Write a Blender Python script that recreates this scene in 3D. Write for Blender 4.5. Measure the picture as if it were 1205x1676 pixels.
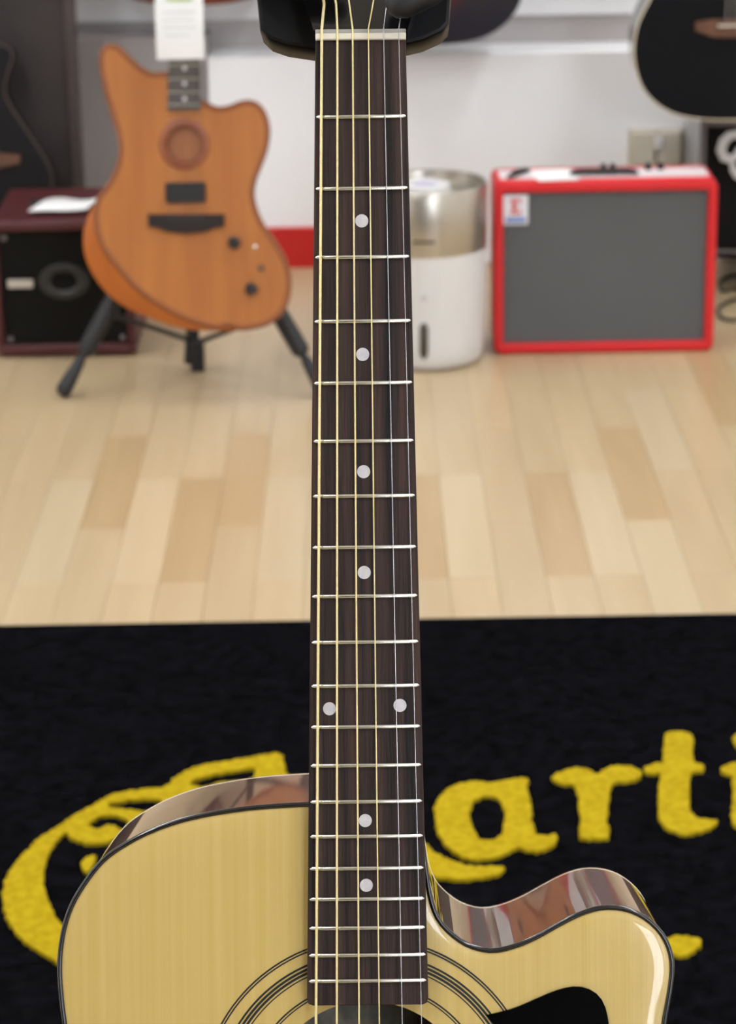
import bpy, bmesh, math, random
from mathutils import Vector, Matrix
random.seed(7)
for o in list(bpy.data.objects): bpy.data.objects.remove(o)
COL = bpy.context.scene.collection
SC = bpy.context.scene

# ------------------------------------------------------------ camera
W, H = 1205.0, 1676.0
LENS, SENS = 55.0, 22.3
F = LENS / SENS * H                       # focal length in pixels of the 1205x1676 frame
PITCH, ROLL, CAMH = math.radians(19.0), -0.0165, 1.2
CAM = Vector((0, 0, CAMH))
FWD = Vector((0, math.cos(PITCH), -math.sin(PITCH)))
_u = Vector((0, math.sin(PITCH), math.cos(PITCH))); _r = Vector((1, 0, 0))
RIGHT = _r * math.cos(ROLL) + _u * math.sin(ROLL)
UP = _u * math.cos(ROLL) - _r * math.sin(ROLL)
cd = bpy.data.cameras.new('camera'); cam = bpy.data.objects.new('camera', cd); COL.objects.link(cam)
cd.lens = LENS; cd.sensor_fit = 'VERTICAL'; cd.sensor_height = SENS; cd.sensor_width = SENS
m = Matrix.Identity(4)
for i in range(3):
    m[i][0], m[i][1], m[i][2], m[i][3] = RIGHT[i], UP[i], -FWD[i], CAM[i]
cam.matrix_world = m
cd.dof.use_dof = True; cd.dof.focus_distance = 1.2; cd.dof.aperture_fstop = 11.5
cd.clip_start = 0.05
SC.camera = cam
# ------------------------------------------------------------ world and exposure
w = bpy.data.worlds.new('world'); SC.world = w; w.use_nodes = True
w.node_tree.nodes['Background'].inputs[0].default_value = (1.0, 0.98, 0.95, 1)
w.node_tree.nodes['Background'].inputs[1].default_value = 0.3
SC.view_settings.view_transform = 'Standard'; SC.view_settings.look = 'None'
SC.view_settings.gamma = 1.0; SC.view_settings.use_curve_mapping = False
SC.view_settings.exposure = 0.58
SC.cycles.max_bounces = 7; SC.cycles.diffuse_bounces = 4
LIGHT = 16.5; FILL = 8.5                              # emission of the ceiling panels and of the added pane
CEIL = 2.75

# ------------------------------------------------------------ placing
def ray(px, py): return FWD + RIGHT * ((px - W / 2) / F) + UP * ((H / 2 - py) / F)
def at(px, py, Y):
    d = ray(px, py); return CAM + d * (Y / d.y)
def ground(px, py, z=0.0):
    d = ray(px, py); return CAM + d * ((z - CAMH) / d.z)
def onto(Mi, px, py, z=0.0):              # a pixel on the plane z of a leaning frame
    o = Mi @ CAM; d = Mi.to_3x3() @ ray(px, py)
    return o + d * ((z - o.z) / d.z)

# ------------------------------------------------------------ materials
MATS = {}
def lin(c): return tuple((v / 12.92 if v <= 0.04045 else ((v + 0.055) / 1.055) ** 2.4) for v in [x / 255 for x in c]) + (1,)
def mat(name, c, rough=0.5, metal=0.0, coat=0.0, c2=None, scale=(5, 5, 5), detail=4, contrast=(0.35, 0.65), bump=0.0, bscale=200.0,
        emit=0.0, coat_rough=0.03, rnd=0.0, sheen=0.0, trans=0.0, spec=0.5, bstretch=None):
    if name in MATS: return MATS[name]
    M = bpy.data.materials.new(name); M.use_nodes = True; MATS[name] = M
    nt = M.node_tree; N = nt.nodes; L = nt.links; b = N['Principled BSDF']
    b.inputs['Base Color'].default_value = lin(c); b.inputs['Roughness'].default_value = rough
    b.inputs['Metallic'].default_value = metal; b.inputs['Coat Weight'].default_value = coat
    b.inputs['Coat Roughness'].default_value = coat_rough; b.inputs['Sheen Weight'].default_value = sheen
    b.inputs['Transmission Weight'].default_value = trans; b.inputs['Specular IOR Level'].default_value = spec
    tc = N.new('ShaderNodeTexCoord')
    out = None
    if c2 is not None:
        mp = N.new('ShaderNodeMapping'); mp.inputs['Scale'].default_value = scale; L.new(tc.outputs['Object'], mp.inputs[0])
        nz = N.new('ShaderNodeTexNoise'); nz.inputs['Scale'].default_value = 1.0; nz.inputs['Detail'].default_value = detail
        if rnd:
            oi = N.new('ShaderNodeObjectInfo'); sc_ = N.new('ShaderNodeVectorMath'); sc_.operation = 'SCALE'
            cb = N.new('ShaderNodeCombineXYZ'); L.new(oi.outputs['Random'], cb.inputs[0]); L.new(oi.outputs['Random'], cb.inputs[1])
            L.new(cb.outputs[0], sc_.inputs[0]); sc_.inputs['Scale'].default_value = 90.0
            L.new(sc_.outputs[0], mp.inputs['Location'])
        L.new(mp.outputs[0], nz.inputs['Vector'])
        cr = N.new('ShaderNodeValToRGB'); cr.color_ramp.elements[0].position = contrast[0]; cr.color_ramp.elements[1].position = contrast[1]
        cr.color_ramp.elements[0].color = lin(c); cr.color_ramp.elements[1].color = lin(c2)
        L.new(nz.outputs[0], cr.inputs[0]); out = cr.outputs[0]
    if rnd:
        oi = N.new('ShaderNodeObjectInfo'); mr = N.new('ShaderNodeMapRange')
        mr.inputs['To Min'].default_value = 1 - rnd; mr.inputs['To Max'].default_value = 1 + rnd * 0.5
        L.new(oi.outputs['Random'], mr.inputs[0])
        hs = N.new('ShaderNodeHueSaturation'); L.new(mr.outputs[0], hs.inputs['Value'])
        if out: L.new(out, hs.inputs['Color'])
        else: hs.inputs['Color'].default_value = lin(c)
        out = hs.outputs[0]
    if out: L.new(out, b.inputs['Base Color'])
    if bump:
        n2 = N.new('ShaderNodeTexNoise'); n2.inputs['Scale'].default_value = bscale; n2.inputs['Detail'].default_value = 3
        if bstretch:
            mp2 = N.new('ShaderNodeMapping'); mp2.inputs['Scale'].default_value = bstretch
            L.new(tc.outputs['Object'], mp2.inputs[0]); L.new(mp2.outputs[0], n2.inputs['Vector']); n2.inputs['Scale'].default_value = 1
        else: L.new(tc.outputs['Object'], n2.inputs['Vector'])
        bp = N.new('ShaderNodeBump'); bp.inputs['Strength'].default_value = bump; bp.inputs['Distance'].default_value = 0.002
        L.new(n2.outputs[0], bp.inputs['Height']); L.new(bp.outputs[0], b.inputs['Normal'])
    if emit:
        b.inputs['Emission Color'].default_value = lin(c); b.inputs['Emission Strength'].default_value = emit
    return M

# ------------------------------------------------------------ mesh helpers
class MB:
    def __init__(s): s.v = []; s.f = []
    def add(s, vs, fs):
        k = len(s.v); s.v += [tuple(p) for p in vs]; s.f += [tuple(i + k for i in f) for f in fs]; return s
    def box(s, a, b, M=None):
        x0, y0, z0 = a; x1, y1, z1 = b
        vs = [Vector(p) for p in ((x0,y0,z0),(x1,y0,z0),(x1,y1,z0),(x0,y1,z0),(x0,y0,z1),(x1,y0,z1),(x1,y1,z1),(x0,y1,z1))]
        if M: vs = [M @ p for p in vs]
        return s.add(vs, [(0,3,2,1),(4,5,6,7),(0,1,5,4),(1,2,6,5),(2,3,7,6),(3,0,4,7)])
    def tube(s, pts, r, n=8, closed=False, caps=True, flat=1.0, nrm=None):
        pts = [Vector(p) for p in pts]; k = len(pts); vs = []; prev = None
        for i, p in enumerate(pts):
            if closed: t = pts[(i + 1) % k] - pts[i - 1]
            else: t = pts[min(i + 1, k - 1)] - pts[max(i - 1, 0)]
            t.normalize()
            if nrm is not None: a = Vector(nrm)
            elif prev is None: a = Vector((0, 0, 1)) if abs(t.z) < 0.9 else Vector((1, 0, 0))
            else: a = prev
            a = a - t * a.dot(t); a.normalize(); prev = a; b = t.cross(a)
            rr = r[i] if isinstance(r, (list, tuple)) else r
            for j in range(n):
                g = 2 * math.pi * j / n; vs.append(p + a * math.cos(g) * rr * flat + b * math.sin(g) * rr)
        fs = []
        for i in range(k if closed else k - 1):
            q = (i + 1) % k
            for j in range(n): fs.append((i*n+j, i*n+(j+1)%n, q*n+(j+1)%n, q*n+j))
        if not closed and caps: fs += [tuple(range(n))[::-1], tuple(range((k-1)*n, k*n))]
        return s.add(vs, fs)
    def lathe(s, prof, n=48, M=None, cap=True):   # prof (r,z)
        vs = []; k = len(prof)
        for r, z in prof:
            for j in range(n):
                g = 2*math.pi*j/n; p = Vector((r*math.cos(g), r*math.sin(g), z)); vs.append(M @ p if M else p)
        fs = []
        for i in range(k-1):
            for j in range(n): fs.append((i*n+j, i*n+(j+1)%n, (i+1)*n+(j+1)%n, (i+1)*n+j))
        if cap: fs += [tuple(range(n))[::-1], tuple(range((k-1)*n, k*n))]
        return s.add(vs, fs)
    def loft(s, loops, cap0=True, cap1=True, closed=True):
        n = len(loops[0]); vs = [p for l in loops for p in l]; fs = []
        for i in range(len(loops)-1):
            for j in range(n if closed else n-1): fs.append((i*n+j, i*n+(j+1)%n, (i+1)*n+(j+1)%n, (i+1)*n+j))
        if cap0: fs.append(tuple(range(n))[::-1])
        if cap1: fs.append(tuple(range((len(loops)-1)*n, len(loops)*n)))
        return s.add(vs, fs)
    def build(s, name, m, parent=None, smooth=None, bevel=0.0, seg=2, loc=None):
        me = bpy.data.meshes.new(name); me.from_pydata(s.v, [], s.f); me.update()
        bm = bmesh.new(); bm.from_mesh(me); bmesh.ops.recalc_face_normals(bm, faces=bm.faces); bm.to_mesh(me); bm.free()
        return obj(name, me, m, parent, smooth, bevel, seg, loc)
def obj(name, me, m, parent=None, smooth=None, bevel=0.0, seg=2, loc=None):
    o = bpy.data.objects.new(name, me); COL.objects.link(o)
    if m is not None: me.materials.clear(); me.materials.append(m)
    if parent: o.parent = parent
    if loc is not None: o.location = loc
    if bevel:
        b = o.modifiers.new('bevel', 'BEVEL'); b.width = bevel; b.segments = seg; b.limit_method = 'ANGLE'; b.angle_limit = math.radians(40)
    if smooth or bevel:
        me.shade_smooth(); me.set_sharp_from_angle(angle=math.radians(smooth or 40))
    return o
def empty(name, M=None, loc=None):
    o = bpy.data.objects.new(name, None); COL.objects.link(o); o.empty_display_size = 0.05
    if M is not None: o.matrix_world = M
    if loc is not None: o.location = loc
    return o
def tag(o, label, cat, group=None, kind=None):
    if label: o['label'] = label
    if cat: o['category'] = cat
    if group: o['group'] = group
    if kind: o['kind'] = kind
    return o
def struct(o): o['kind'] = 'structure'; return o
def poly(loops, z0, z1, bevel=0.0):        # filled outline with holes, extruded z0..z1
    cu = bpy.data.curves.new('outline', 'CURVE'); cu.dimensions = '2D'; cu.fill_mode = 'BOTH'
    for l in loops:
        sp = cu.splines.new('POLY'); sp.points.add(len(l) - 1); sp.use_cyclic_u = True
        for i, p in enumerate(l): sp.points[i].co = (p[0], p[1], 0, 1)
    cu.extrude = (z1 - z0) / 2 - bevel; cu.bevel_depth = bevel; cu.bevel_resolution = 1; cu.offset = -bevel
    t = bpy.data.objects.new('outline', cu); COL.objects.link(t)
    dg = bpy.context.evaluated_depsgraph_get(); dg.update()
    me = bpy.data.meshes.new_from_object(t.evaluated_get(dg))
    bpy.data.objects.remove(t); bpy.data.curves.remove(cu)
    me.transform(Matrix.Translation((0, 0, (z0 + z1) / 2)))
    return me
def spline(pts, n, closed=False):          # centripetal-ish Catmull-Rom, resampled by length
    pts = [Vector(p) for p in pts]; k = len(pts); dense = []
    for i in range(k if closed else k - 1):
        if closed: a, b, c, d = pts[i-1], pts[i], pts[(i+1) % k], pts[(i+2) % k]
        else: a, b, c, d = pts[max(i-1,0)], pts[i], pts[i+1], pts[min(i+2,k-1)]
        for j in range(12):
            t = j / 12
            dense.append(0.5*((2*b)+(c-a)*t+(2*a-5*b+4*c-d)*t*t+(3*b-a-3*c+d)*t**3))
    dense.append(pts[0] if closed else pts[-1])
    cum = [0.0]
    for i in range(1, len(dense)): cum.append(cum[-1] + (dense[i]-dense[i-1]).length)
    out = []; q = 0
    for i in range(n):
        s = cum[-1] * (i / n if closed else i / (n-1))
        while q < len(cum) - 2 and cum[q+1] < s: q += 1
        f = (s - cum[q]) / max(cum[q+1]-cum[q], 1e-9); out.append(dense[q].lerp(dense[q+1], min(max(f,0),1)))
    return out
def inset(loop, dist):                      # 2D offset of a closed loop to its inside
    n = len(loop); area = sum(loop[i][0]*loop[(i+1)%n][1]-loop[(i+1)%n][0]*loop[i][1] for i in range(n))
    sg = 1 if area > 0 else -1; out = []
    for i in range(n):
        t = Vector(loop[(i+1)%n][:2]) - Vector(loop[i-1][:2]); t.normalize()
        dd = dist[i] if isinstance(dist, list) else dist
        out.append(Vector((loop[i][0] - t.y*sg*dd, loop[i][1] + t.x*sg*dd, 0)))
    return out
def circle(cx, cy, r, n=64): return [Vector((cx+r*math.cos(2*math.pi*i/n), cy+r*math.sin(2*math.pi*i/n), 0)) for i in range(n)]
def rrect(x0, y0, x1, y1, r, n=6):
    o = []
    for cx, cy, a in ((x1-r,y1-r,0),(x0+r,y1-r,90),(x0+r,y0+r,180),(x1-r,y0+r,270)):
        for i in range(n+1):
            g = math.radians(a + 90*i/n); o.append(Vector((cx+r*math.cos(g), cy+r*math.sin(g), 0)))
    return o

# ------------------------------------------------------------ palette
m_pick = mat('black_pickguard', (3,3,3), 0.2, spec=0.1)
m_spruce = mat('spruce_lacquer', (197,168,92), 0.35, coat=0.7, c2=(205,178,108), scale=(260,3,1), detail=3, coat_rough=0.05, contrast=(0.3,0.7), bump=0.04, bstretch=(700,6,1))
m_maho = mat('mahogany_lacquer', (52,14,10), 0.35, coat=1.0, c2=(74,24,14), scale=(30,30,4), coat_rough=0.015)
m_black = mat('black_lacquer', (9,9,10), 0.25, coat=0.6)
m_rose = mat('rosewood', (20,15,15), 0.5, c2=(72,51,43), scale=(190,5,1), detail=5, contrast=(0.36,0.72), spec=0.28, bump=0.12, bstretch=(900,40,1))
m_fret = mat('nickel_silver', (222,222,214), 0.25, metal=1.0)
m_pearl = mat('pearl_dot', (214,208,206), 0.3, c2=(196,196,204), scale=(300,300,300))
m_bone = mat('bone_nut', (226,218,200), 0.4)
m_bronze = mat('bronze_winding', (250,232,172), 0.4, metal=0.5, bump=0.4, bstretch=(1,2500,1))
m_steel = mat('plain_steel', (205,207,210), 0.25, metal=1.0)
m_blackplastic = mat('black_plastic', (11,11,12), 0.42, spec=0.25)
m_rubber = mat('black_rubber', (24,24,26), 0.55)
m_blacksatin = mat('black_satin_metal', (28,28,30), 0.4, metal=0.3)
m_wall = mat('white_wall_paint', (247,247,247), 0.75, bump=0.05, bscale=120)
m_ceil = mat('ceiling_paint', (236,234,228), 0.9, bump=0.05, bscale=90)
m_shadewall = mat('shaded_wall_grey', (166,160,158), 0.75, bump=0.05, bscale=120)  # left part of the wall, shade put into the colour
m_recess = mat('grey_recess', (196,190,187), 0.8, bump=0.05, bscale=120)
m_frontwall = mat('taupe_wall_paint', (96,90,86), 0.8, bump=0.05, bscale=120)
m_redbase = mat('red_baseboard_paint', (196,28,24), 0.5, bump=0.04, bscale=60)
m_redtolex = mat('red_tolex', (206,20,28), 0.42, bump=0.25, bscale=900)
m_grille = mat('grey_grille_cloth', (80,82,83), 0.85, c2=(94,96,97), scale=(900,900,900), detail=2, bump=0.3, bscale=1200)
m_maroon = mat('maroon_tolex', (74,26,28), 0.45, bump=0.25, bscale=800)
m_blackcloth = mat('black_grille_cloth', (14,13,11), 0.9, spec=0.2, c2=(21,19,17), scale=(700,700,700), bump=0.2, bscale=900)
m_paper = mat('white_paper', (236,236,234), 0.7, bump=0.03, bscale=40)
m_silver = mat('brushed_silver', (188,182,170), 0.3, metal=0.9, bump=0.03, bstretch=(2,2,600))
m_whiteplastic = mat('white_plastic', (216,215,213), 0.35, bump=0.01, bscale=100)
m_honey = mat('honey_mahogany', (158,92,34), 0.45, c2=(174,108,44), scale=(34,2.2,1), detail=4, coat=0.05, contrast=(0.3,0.7))
m_honeyside = mat('honey_side', (170,88,22), 0.42, c2=(182,100,30), scale=(20,4,20), coat=0.15)
m_edge = mat('brown_edge_line', (128,70,28), 0.5)
m_rug = mat('black_rug_pile', (9,9,11), 0.95, c2=(18,18,21), scale=(60,60,60), detail=6, bump=0.6, bscale=1100, spec=0.0)
m_yellow = mat('yellow_rug_pile', (166,140,6), 0.95, c2=(187,162,24), scale=(110,110,110), detail=6, bump=0.7, bscale=1100, spec=0.1)
m_green = mat('green_print', (186,208,150), 0.7); m_greyprint = mat('grey_print', (206,208,208), 0.7)
m_darkboard = mat('dark_board', (44,38,37), 0.6, c2=(54,47,45), scale=(8,8,8))
m_brown = mat('brown_wood', (82,52,34), 0.5, c2=(100,66,44), scale=(60,8,60))
m_cream = mat('cream_binding', (220,206,176), 0.45)
m_redprint = mat('red_print', (196,36,44), 0.6); m_beige = mat('beige_plastic', (206,198,180), 0.45)
m_grey = mat('grey_trim', (104,98,98), 0.5); m_smoke = mat('dark_window', (70,64,54), 0.2)
m_plank = mat('maple_plank', (182,159,122), 0.38, c2=(190,168,132), scale=(34,2.4,4), detail=4, rnd=0.05, coat=0.25, coat_rough=0.18, contrast=(0.3,0.7))
m_floorbase = mat('maple_floor', (180,157,120), 0.4, c2=(190,168,132), scale=(15,2.0,4), detail=2, coat=0.2, coat_rough=0.18)
m_lamp = mat('lamp_diffuser', (246,249,255), 0.6, emit=LIGHT)
m_fill = mat('fill_window_glow', (232,241,255), 0.3, emit=FILL)
m_lampframe = mat('lamp_frame', (230,230,230), 0.5)

# ------------------------------------------------------------ room
X0, X1, Y0, YW = -2.4, 2.4, -3.6, 5.16
WF = 5.03                                   # front of the cladding on the back wall
fl = struct(MB().box((X0-.1, Y0-.1, -0.05), (X1+.1, YW+.1, -0.003)).build('floor', m_floorbase))
struct(MB().box((X0-.1, Y0-.1, CEIL), (X1+.1, YW+.1, CEIL+.06)).build('ceiling', m_ceil))
struct(MB().box((X0-.1, Y0, -0.003), (X0, YW, CEIL)).build('wall_left', m_wall))
struct(MB().box((X1, Y0, -0.003), (X1+.1, YW, CEIL)).build('wall_right', m_wall))
struct(MB().box((X0-.1, Y0-.1, -0.003), (X1+.1, Y0, CEIL)).build('wall_front', m_frontwall))
wb = struct(MB().box((X0-.1, YW, -0.003), (X1+.1, YW+.1, CEIL)).build('wall_back', m_recess))
xl = at(343, 200, WF).x; ztop = at(602, 90, WF).z; zup = at(602, 30, YW-.022).z
xgl = at(100, 200, WF).x
MB().box((xl, WF, 0), (X1, YW, ztop)).build('panel', m_wall, wb, bevel=0.003)
MB().box((X0, WF+.03, 0), (xl, YW, at(602, 60, WF).z)).build('panel', m_shadewall, wb, bevel=0.003)  # shaded stretch of wall, drawn as a greyer section
MB().box((X0, YW-.022, zup), (X1, YW, CEIL)).build('panel', m_wall, wb, bevel=0.003)
zb = at(490, 373, WF-.012).z
struct(MB().box((X0, WF-.012, -0.003), (at(640, 420, WF).x, WF, zb)).build('baseboard_back', m_redbase, bevel=0.003))

# unseen glowing pane behind the camera, added for horn highlight and front fill
for k, (wx0, wx1) in enumerate(((1.25, 2.2),)):
    wn = struct(MB().box((wx0, Y0+.004, .7), (wx1, Y0+.02, 2.5)).build('window_%d' % (k+1), m_fill))
    fr = MB().box((wx0-.05,Y0,.65),(wx0,Y0+.05,2.55)).box((wx1,Y0,.65),(wx1+.05,Y0+.05,2.55)).box((wx0,Y0,.65),(wx1,Y0+.05,.7)).box((wx0,Y0,2.5),(wx1,Y0+.05,2.55))
    fr.box((wx0,Y0,1.84),(wx1,Y0+.05,1.87)); fr.build('window_frame', m_lampframe, wn)
# ceiling panels: the light of the shop
lamp_where = {(-1.3,0.3):'in the row nearest the left wall, over the camera end', (1.3,0.3):'in the row nearest the right wall, over the camera end',
              (-1.3,2.2):'in the left row, middle of the room', (1.3,2.2):'in the right row, middle of the room',
              (-1.3,4.1):'in the left row, near the panelled wall', (1.3,4.1):'in the right row, near the panelled wall'}
for (lx, ly), wtxt in lamp_where.items():
    t = empty('ceiling_light', loc=(lx, ly, CEIL))
    tag(t, 'white rectangular ceiling panel light ' + wtxt, 'ceiling light', 'ceiling panel lights')
    MB().box((-.16,-.62,-.03),(.16,-.6,0)).box((-.16,.6,-.03),(.16,.62,0)).box((-.16,-.6,-.03),(-.14,.6,0)).box((.14,-.6,-.03),(.16,.6,0)).build('frame', m_lampframe, t)
    MB().box((-.14,-.6,-.022),(.14,.6,-.004)).build('diffuser', m_lamp, t)

# ------------------------------------------------------------ floor planks
PW = 0.0655; ROWS = [2.76, 3.205, 3.655, 4.105, 4.56, 5.02]
dark_spots = [ground(200,720), ground(345,800), ground(1000,710), ground(910,860), ground(1100,980), ground(1180,690), ground(430,720), ground(690,900)]
light_spots = [ground(260,850), ground(480,800), ground(1090,660), ground(960,860), ground(760,850), ground(1060,880), ground(70,860)]
m_dark = mat('maple_plank_dark', (174,147,107), 0.38, c2=(182,155,115), scale=(34,2.4,4), detail=4, rnd=0.05, coat=0.25, coat_rough=0.18, contrast=(0.3,0.7))
m_light = mat('maple_plank_pale', (188,167,132), 0.38, c2=(194,174,140), scale=(34,2.4,4), detail=4, rnd=0.04, coat=0.25, coat_rough=0.18, contrast=(0.3,0.7))
plank_mesh = {}
for i in range(-16, 17):
    xc = i * PW + 0.01
    rows = ROWS if (i % 3) else [ROWS[0]] + [(a+b)/2 for a, b in zip(ROWS[:-1], ROWS[1:])] + [ROWS[-1]]
    for a, b in zip(rows[:-1], rows[1:]):
        kind = m_plank
        for s_ in dark_spots:
            if abs(s_.x-xc) < PW/2 and a < s_.y < b: kind = m_dark
        for s_ in light_spots:
            if abs(s_.x-xc) < PW/2 and a < s_.y < b: kind = m_light
        ln = b - a; key = (round(ln, 4), kind.name)
        if key not in plank_mesh:
            mb = MB().box((-PW/2+.0003, -ln/2+.0003, -0.003), (PW/2-.0003, ln/2-.0003, 0.0))
            o = mb.build('plank', kind, fl, loc=(xc, (a+b)/2, 0)); plank_mesh[key] = o.data
        else: obj('plank', plank_mesh[key], None, fl, loc=(xc, (a+b)/2, 0))

# ------------------------------------------------------------ rug with yellow lettering
RZ = 0.011
rA, rB = ground(-400, 1028.5, RZ), ground(1605, 995.5, RZ)
rug = empty('rug', loc=(0, 2.0, 0))
tag(rug, 'black pile floor rug with large yellow script lettering', 'rug')
xm0, xm1 = -1.15, 1.15
def edge_y(x): return rA.y + (rB.y-rA.y)*(x-rA.x)/(rB.x-rA.x)
g = []
for x, y in ((xm0, .55), (xm1, .55), (xm1, edge_y(xm1)), (xm0, edge_y(xm0))): g.append((x, y-2.0))
mb = MB(); mb.add([(x, y, 0.0) for x, y in g] + [(x, y, RZ) for x, y in g], [(0,3,2,1),(4,5,6,7),(0,1,5,4),(1,2,6,5),(2,3,7,6),(3,0,4,7)])
mb.build('pile_field', m_rug, rug, bevel=0.004)
def z8(p): return (660 + p[0]/2.211, 1160 + p[1]/2.211)
def z6(p): return (p[0]/2.2315, 1180 + p[1]/2.2315)
def rough_loop(pts, conv, amp=0.0017):
    q = [ground(*conv(p), RZ+.004) for p in pts]; q = [Vector((p.x, p.y-2.0, 0)) for p in q]
    L = sum((q[i]-q[i-1]).length for i in range(len(q)))
    out = spline(q, max(40, int(L/0.003)), True)
    return [p + Vector((random.uniform(-amp,amp), random.uniform(-amp,amp), 0)) for p in out]
letters = {
 'letter_a': (z8, [[(375,255),(445,250),(448,280),(460,340),(468,400),(475,440),(490,455),(520,458),(555,450),(560,470),(540,495),(495,512),(450,510),(420,500),(395,510),(350,530),(290,543),(230,540),(170,505),(130,450),(115,390),(120,340),(150,300),(200,272),(260,262),(320,265)],
                   [(300,312),(345,325),(370,370),(365,430),(345,465),(310,477),(275,465),(248,420),(240,370),(260,330)]]),
 'letter_r': (z8, [[(540,250),(580,222),(640,212),(680,225),(700,235),(740,212),(800,203),(855,220),(858,240),(830,258),(770,265),(750,290),(742,340),(738,400),(745,455),(720,468),(660,468),(638,455),(642,420),(638,350),(630,300),(610,272),(570,268)]]),
 'letter_t': (z8, [[(955,88),(1000,80),(1045,92),(1050,130),(1050,190),(1085,200),(1085,220),(1045,232),(1035,280),(1035,340),(1045,375),(1070,395),(1110,398),(1138,405),(1120,425),(1080,442),(1030,452),(980,442),(940,415),(925,370),(925,300),(932,235),(885,232),(878,210),(920,195),(942,190),(945,130)]]),
 'letter_i': (z8, [[(1150,215),(1190,195),(1240,188),(1295,190),(1298,300),(1292,380),(1305,405),(1345,408),(1315,440),(1250,446),(1205,425),(1190,395),(1194,320),(1190,245),(1165,232)]]),
 'letter_i_dot': (z8, [[(1200,95),(1250,75),(1300,90),(1300,130),(1250,145),(1205,130)]]),
 'letter_n': (z8, [[(1375,200),(1420,180),(1480,175),(1500,200),(1560,170),(1630,175),(1665,220),(1668,330),(1690,380),(1725,385),(1690,415),(1620,420),(1580,380),(1580,260),(1550,225),(1510,240),(1500,300),(1500,420),(1420,425),(1412,320),(1410,240),(1385,225)]]),
 'letter_tail': (z8, [[(60,470),(110,515),(160,540),(220,563),(270,570),(320,568),(365,570),(358,590),(310,605),(230,615),(160,612),(100,598),(50,560),(30,510)]]),
 'lettering_dash': (z8, [[(975,825),(1020,820),(1080,838),(1060,865),(1030,888),(990,890),(940,870),(935,840)]]),
 'letter_m': (z6, [[(1050,225),(1042,180),(1028,122),(1000,116),(930,128),(830,145),(720,165),(640,205),(600,240),(520,248),(450,258),(390,275),(340,305),(270,345),(200,390),(140,430),(90,480),(45,530),(20,580),(8,640),(20,700),(50,760),(100,810),(160,850),(210,880),(300,930),(320,860),(225,745),(190,690),(165,620),(158,560),(165,510),(190,460),(235,408),(262,425),(310,443),(370,443),(420,430),(470,395),(560,340),(640,290),(700,265),(800,250),(920,240)],
                   [(690,224),(760,195),(850,182),(925,171),(915,212),(860,220),(800,224),(745,240)],
                   [(392,306),(470,287),(590,287),(555,328),(450,320)],
                   [(320,380),(362,347),(420,343),(468,362),(452,398),(400,377),(360,395)]]),
 'lettering_spot': (z6, [[(300,516),(322,494),(350,490),(340,528),(310,546)]]),
}
for nm, (cv, loops) in letters.items():
    me = poly([rough_loop(l, cv) for l in loops], RZ-.004, RZ+.004)
    obj(nm, me, m_yellow, rug, smooth=30)

# ------------------------------------------------------------ foreground acoustic guitar
RX, RY, RZr = 0.02617980, 0.00872664, -0.00703359
T = (-0.003786, -0.226164, 1.207396)
def rotm(a, b, c):
    return Matrix.Rotation(c, 3, 'Z') @ Matrix.Rotation(b, 3, 'Y') @ Matrix.Rotation(a, 3, 'X')
R = rotm(RX, RY, RZr)
def c2w(v): return RIGHT*v[0] - UP*v[1] + FWD*v[2]
gx = c2w(R @ Vector((1,0,0))); gy = -c2w(R @ Vector((0,1,0))); gz = -c2w(R @ Vector((0,0,1)))
nut = CAM + c2w(Vector(T))
TAIL = 0.836
org = nut - gy*TAIL
GM = Matrix.Identity(4)
for i in range(3): GM[i][0], GM[i][1], GM[i][2], GM[i][3] = gx[i], gy[i], gz[i], org[i]
GI = GM.inverted()
def G(px, py, z=0.0): return onto(GI, px, py, z)
gt = empty('acoustic_guitar', GM)
tag(gt, 'upright natural-top cutaway acoustic guitar with dark fretboard in the foreground', 'guitar')
BT = -0.007                                 # body top plane
DEPTH = 0.112
left = [(640,1315),(560,1314),(502,1315),(403,1322),(314,1337),(251,1357),(202,1382),(166,1408.5),(134,1449),(112,1489),(99.5,1534),(95,1583),(97.7,1632),(103,1676),
        (113,1750),(124,1850),(130,1950),(127,2030),(108,2130),(70,2230),(15,2340),(-40,2450),(-72,2550),(-80,2630),(-70,2730),(-35,2830),(30,2920),(130,2990),(280,3040),(450,3063),(603,3069)]
right = [(756,3063),(926,3040),(1076,2990),(1176,2920),(1241,2830),(1276,2730),(1286,2630),(1278,2550),(1246,2450),(1191,2340),(1136,2230),(1098,2130),(1078,2030),(1074,1950),(1076,1850),(1082,1750),
         (1089.7,1676),(1093,1657),(1100,1617),(1103,1580),(1096.5,1549),(1080.6,1522),(1053.5,1499),(1022,1486.5),(985.6,1484.7),(949.5,1494.7),(913,1513),(877,1533),(841,1548),(804.7,1555),(768.5,1546.7),(741,1528.6),(719,1504),(707,1472),(700,1430),(695,1390),(688,1345),(670,1322)]
outl = spline([Vector((G(x, y, BT).x, G(x, y, BT).y, 0)) for x, y in left+right], 420, True)
hc = G(603, 1808, BT); hc = Vector((hc.x, hc.y, 0)); HR = 0.0505
def lz(loop, z): return [Vector((p.x, p.y, z)) for p in loop]
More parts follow.
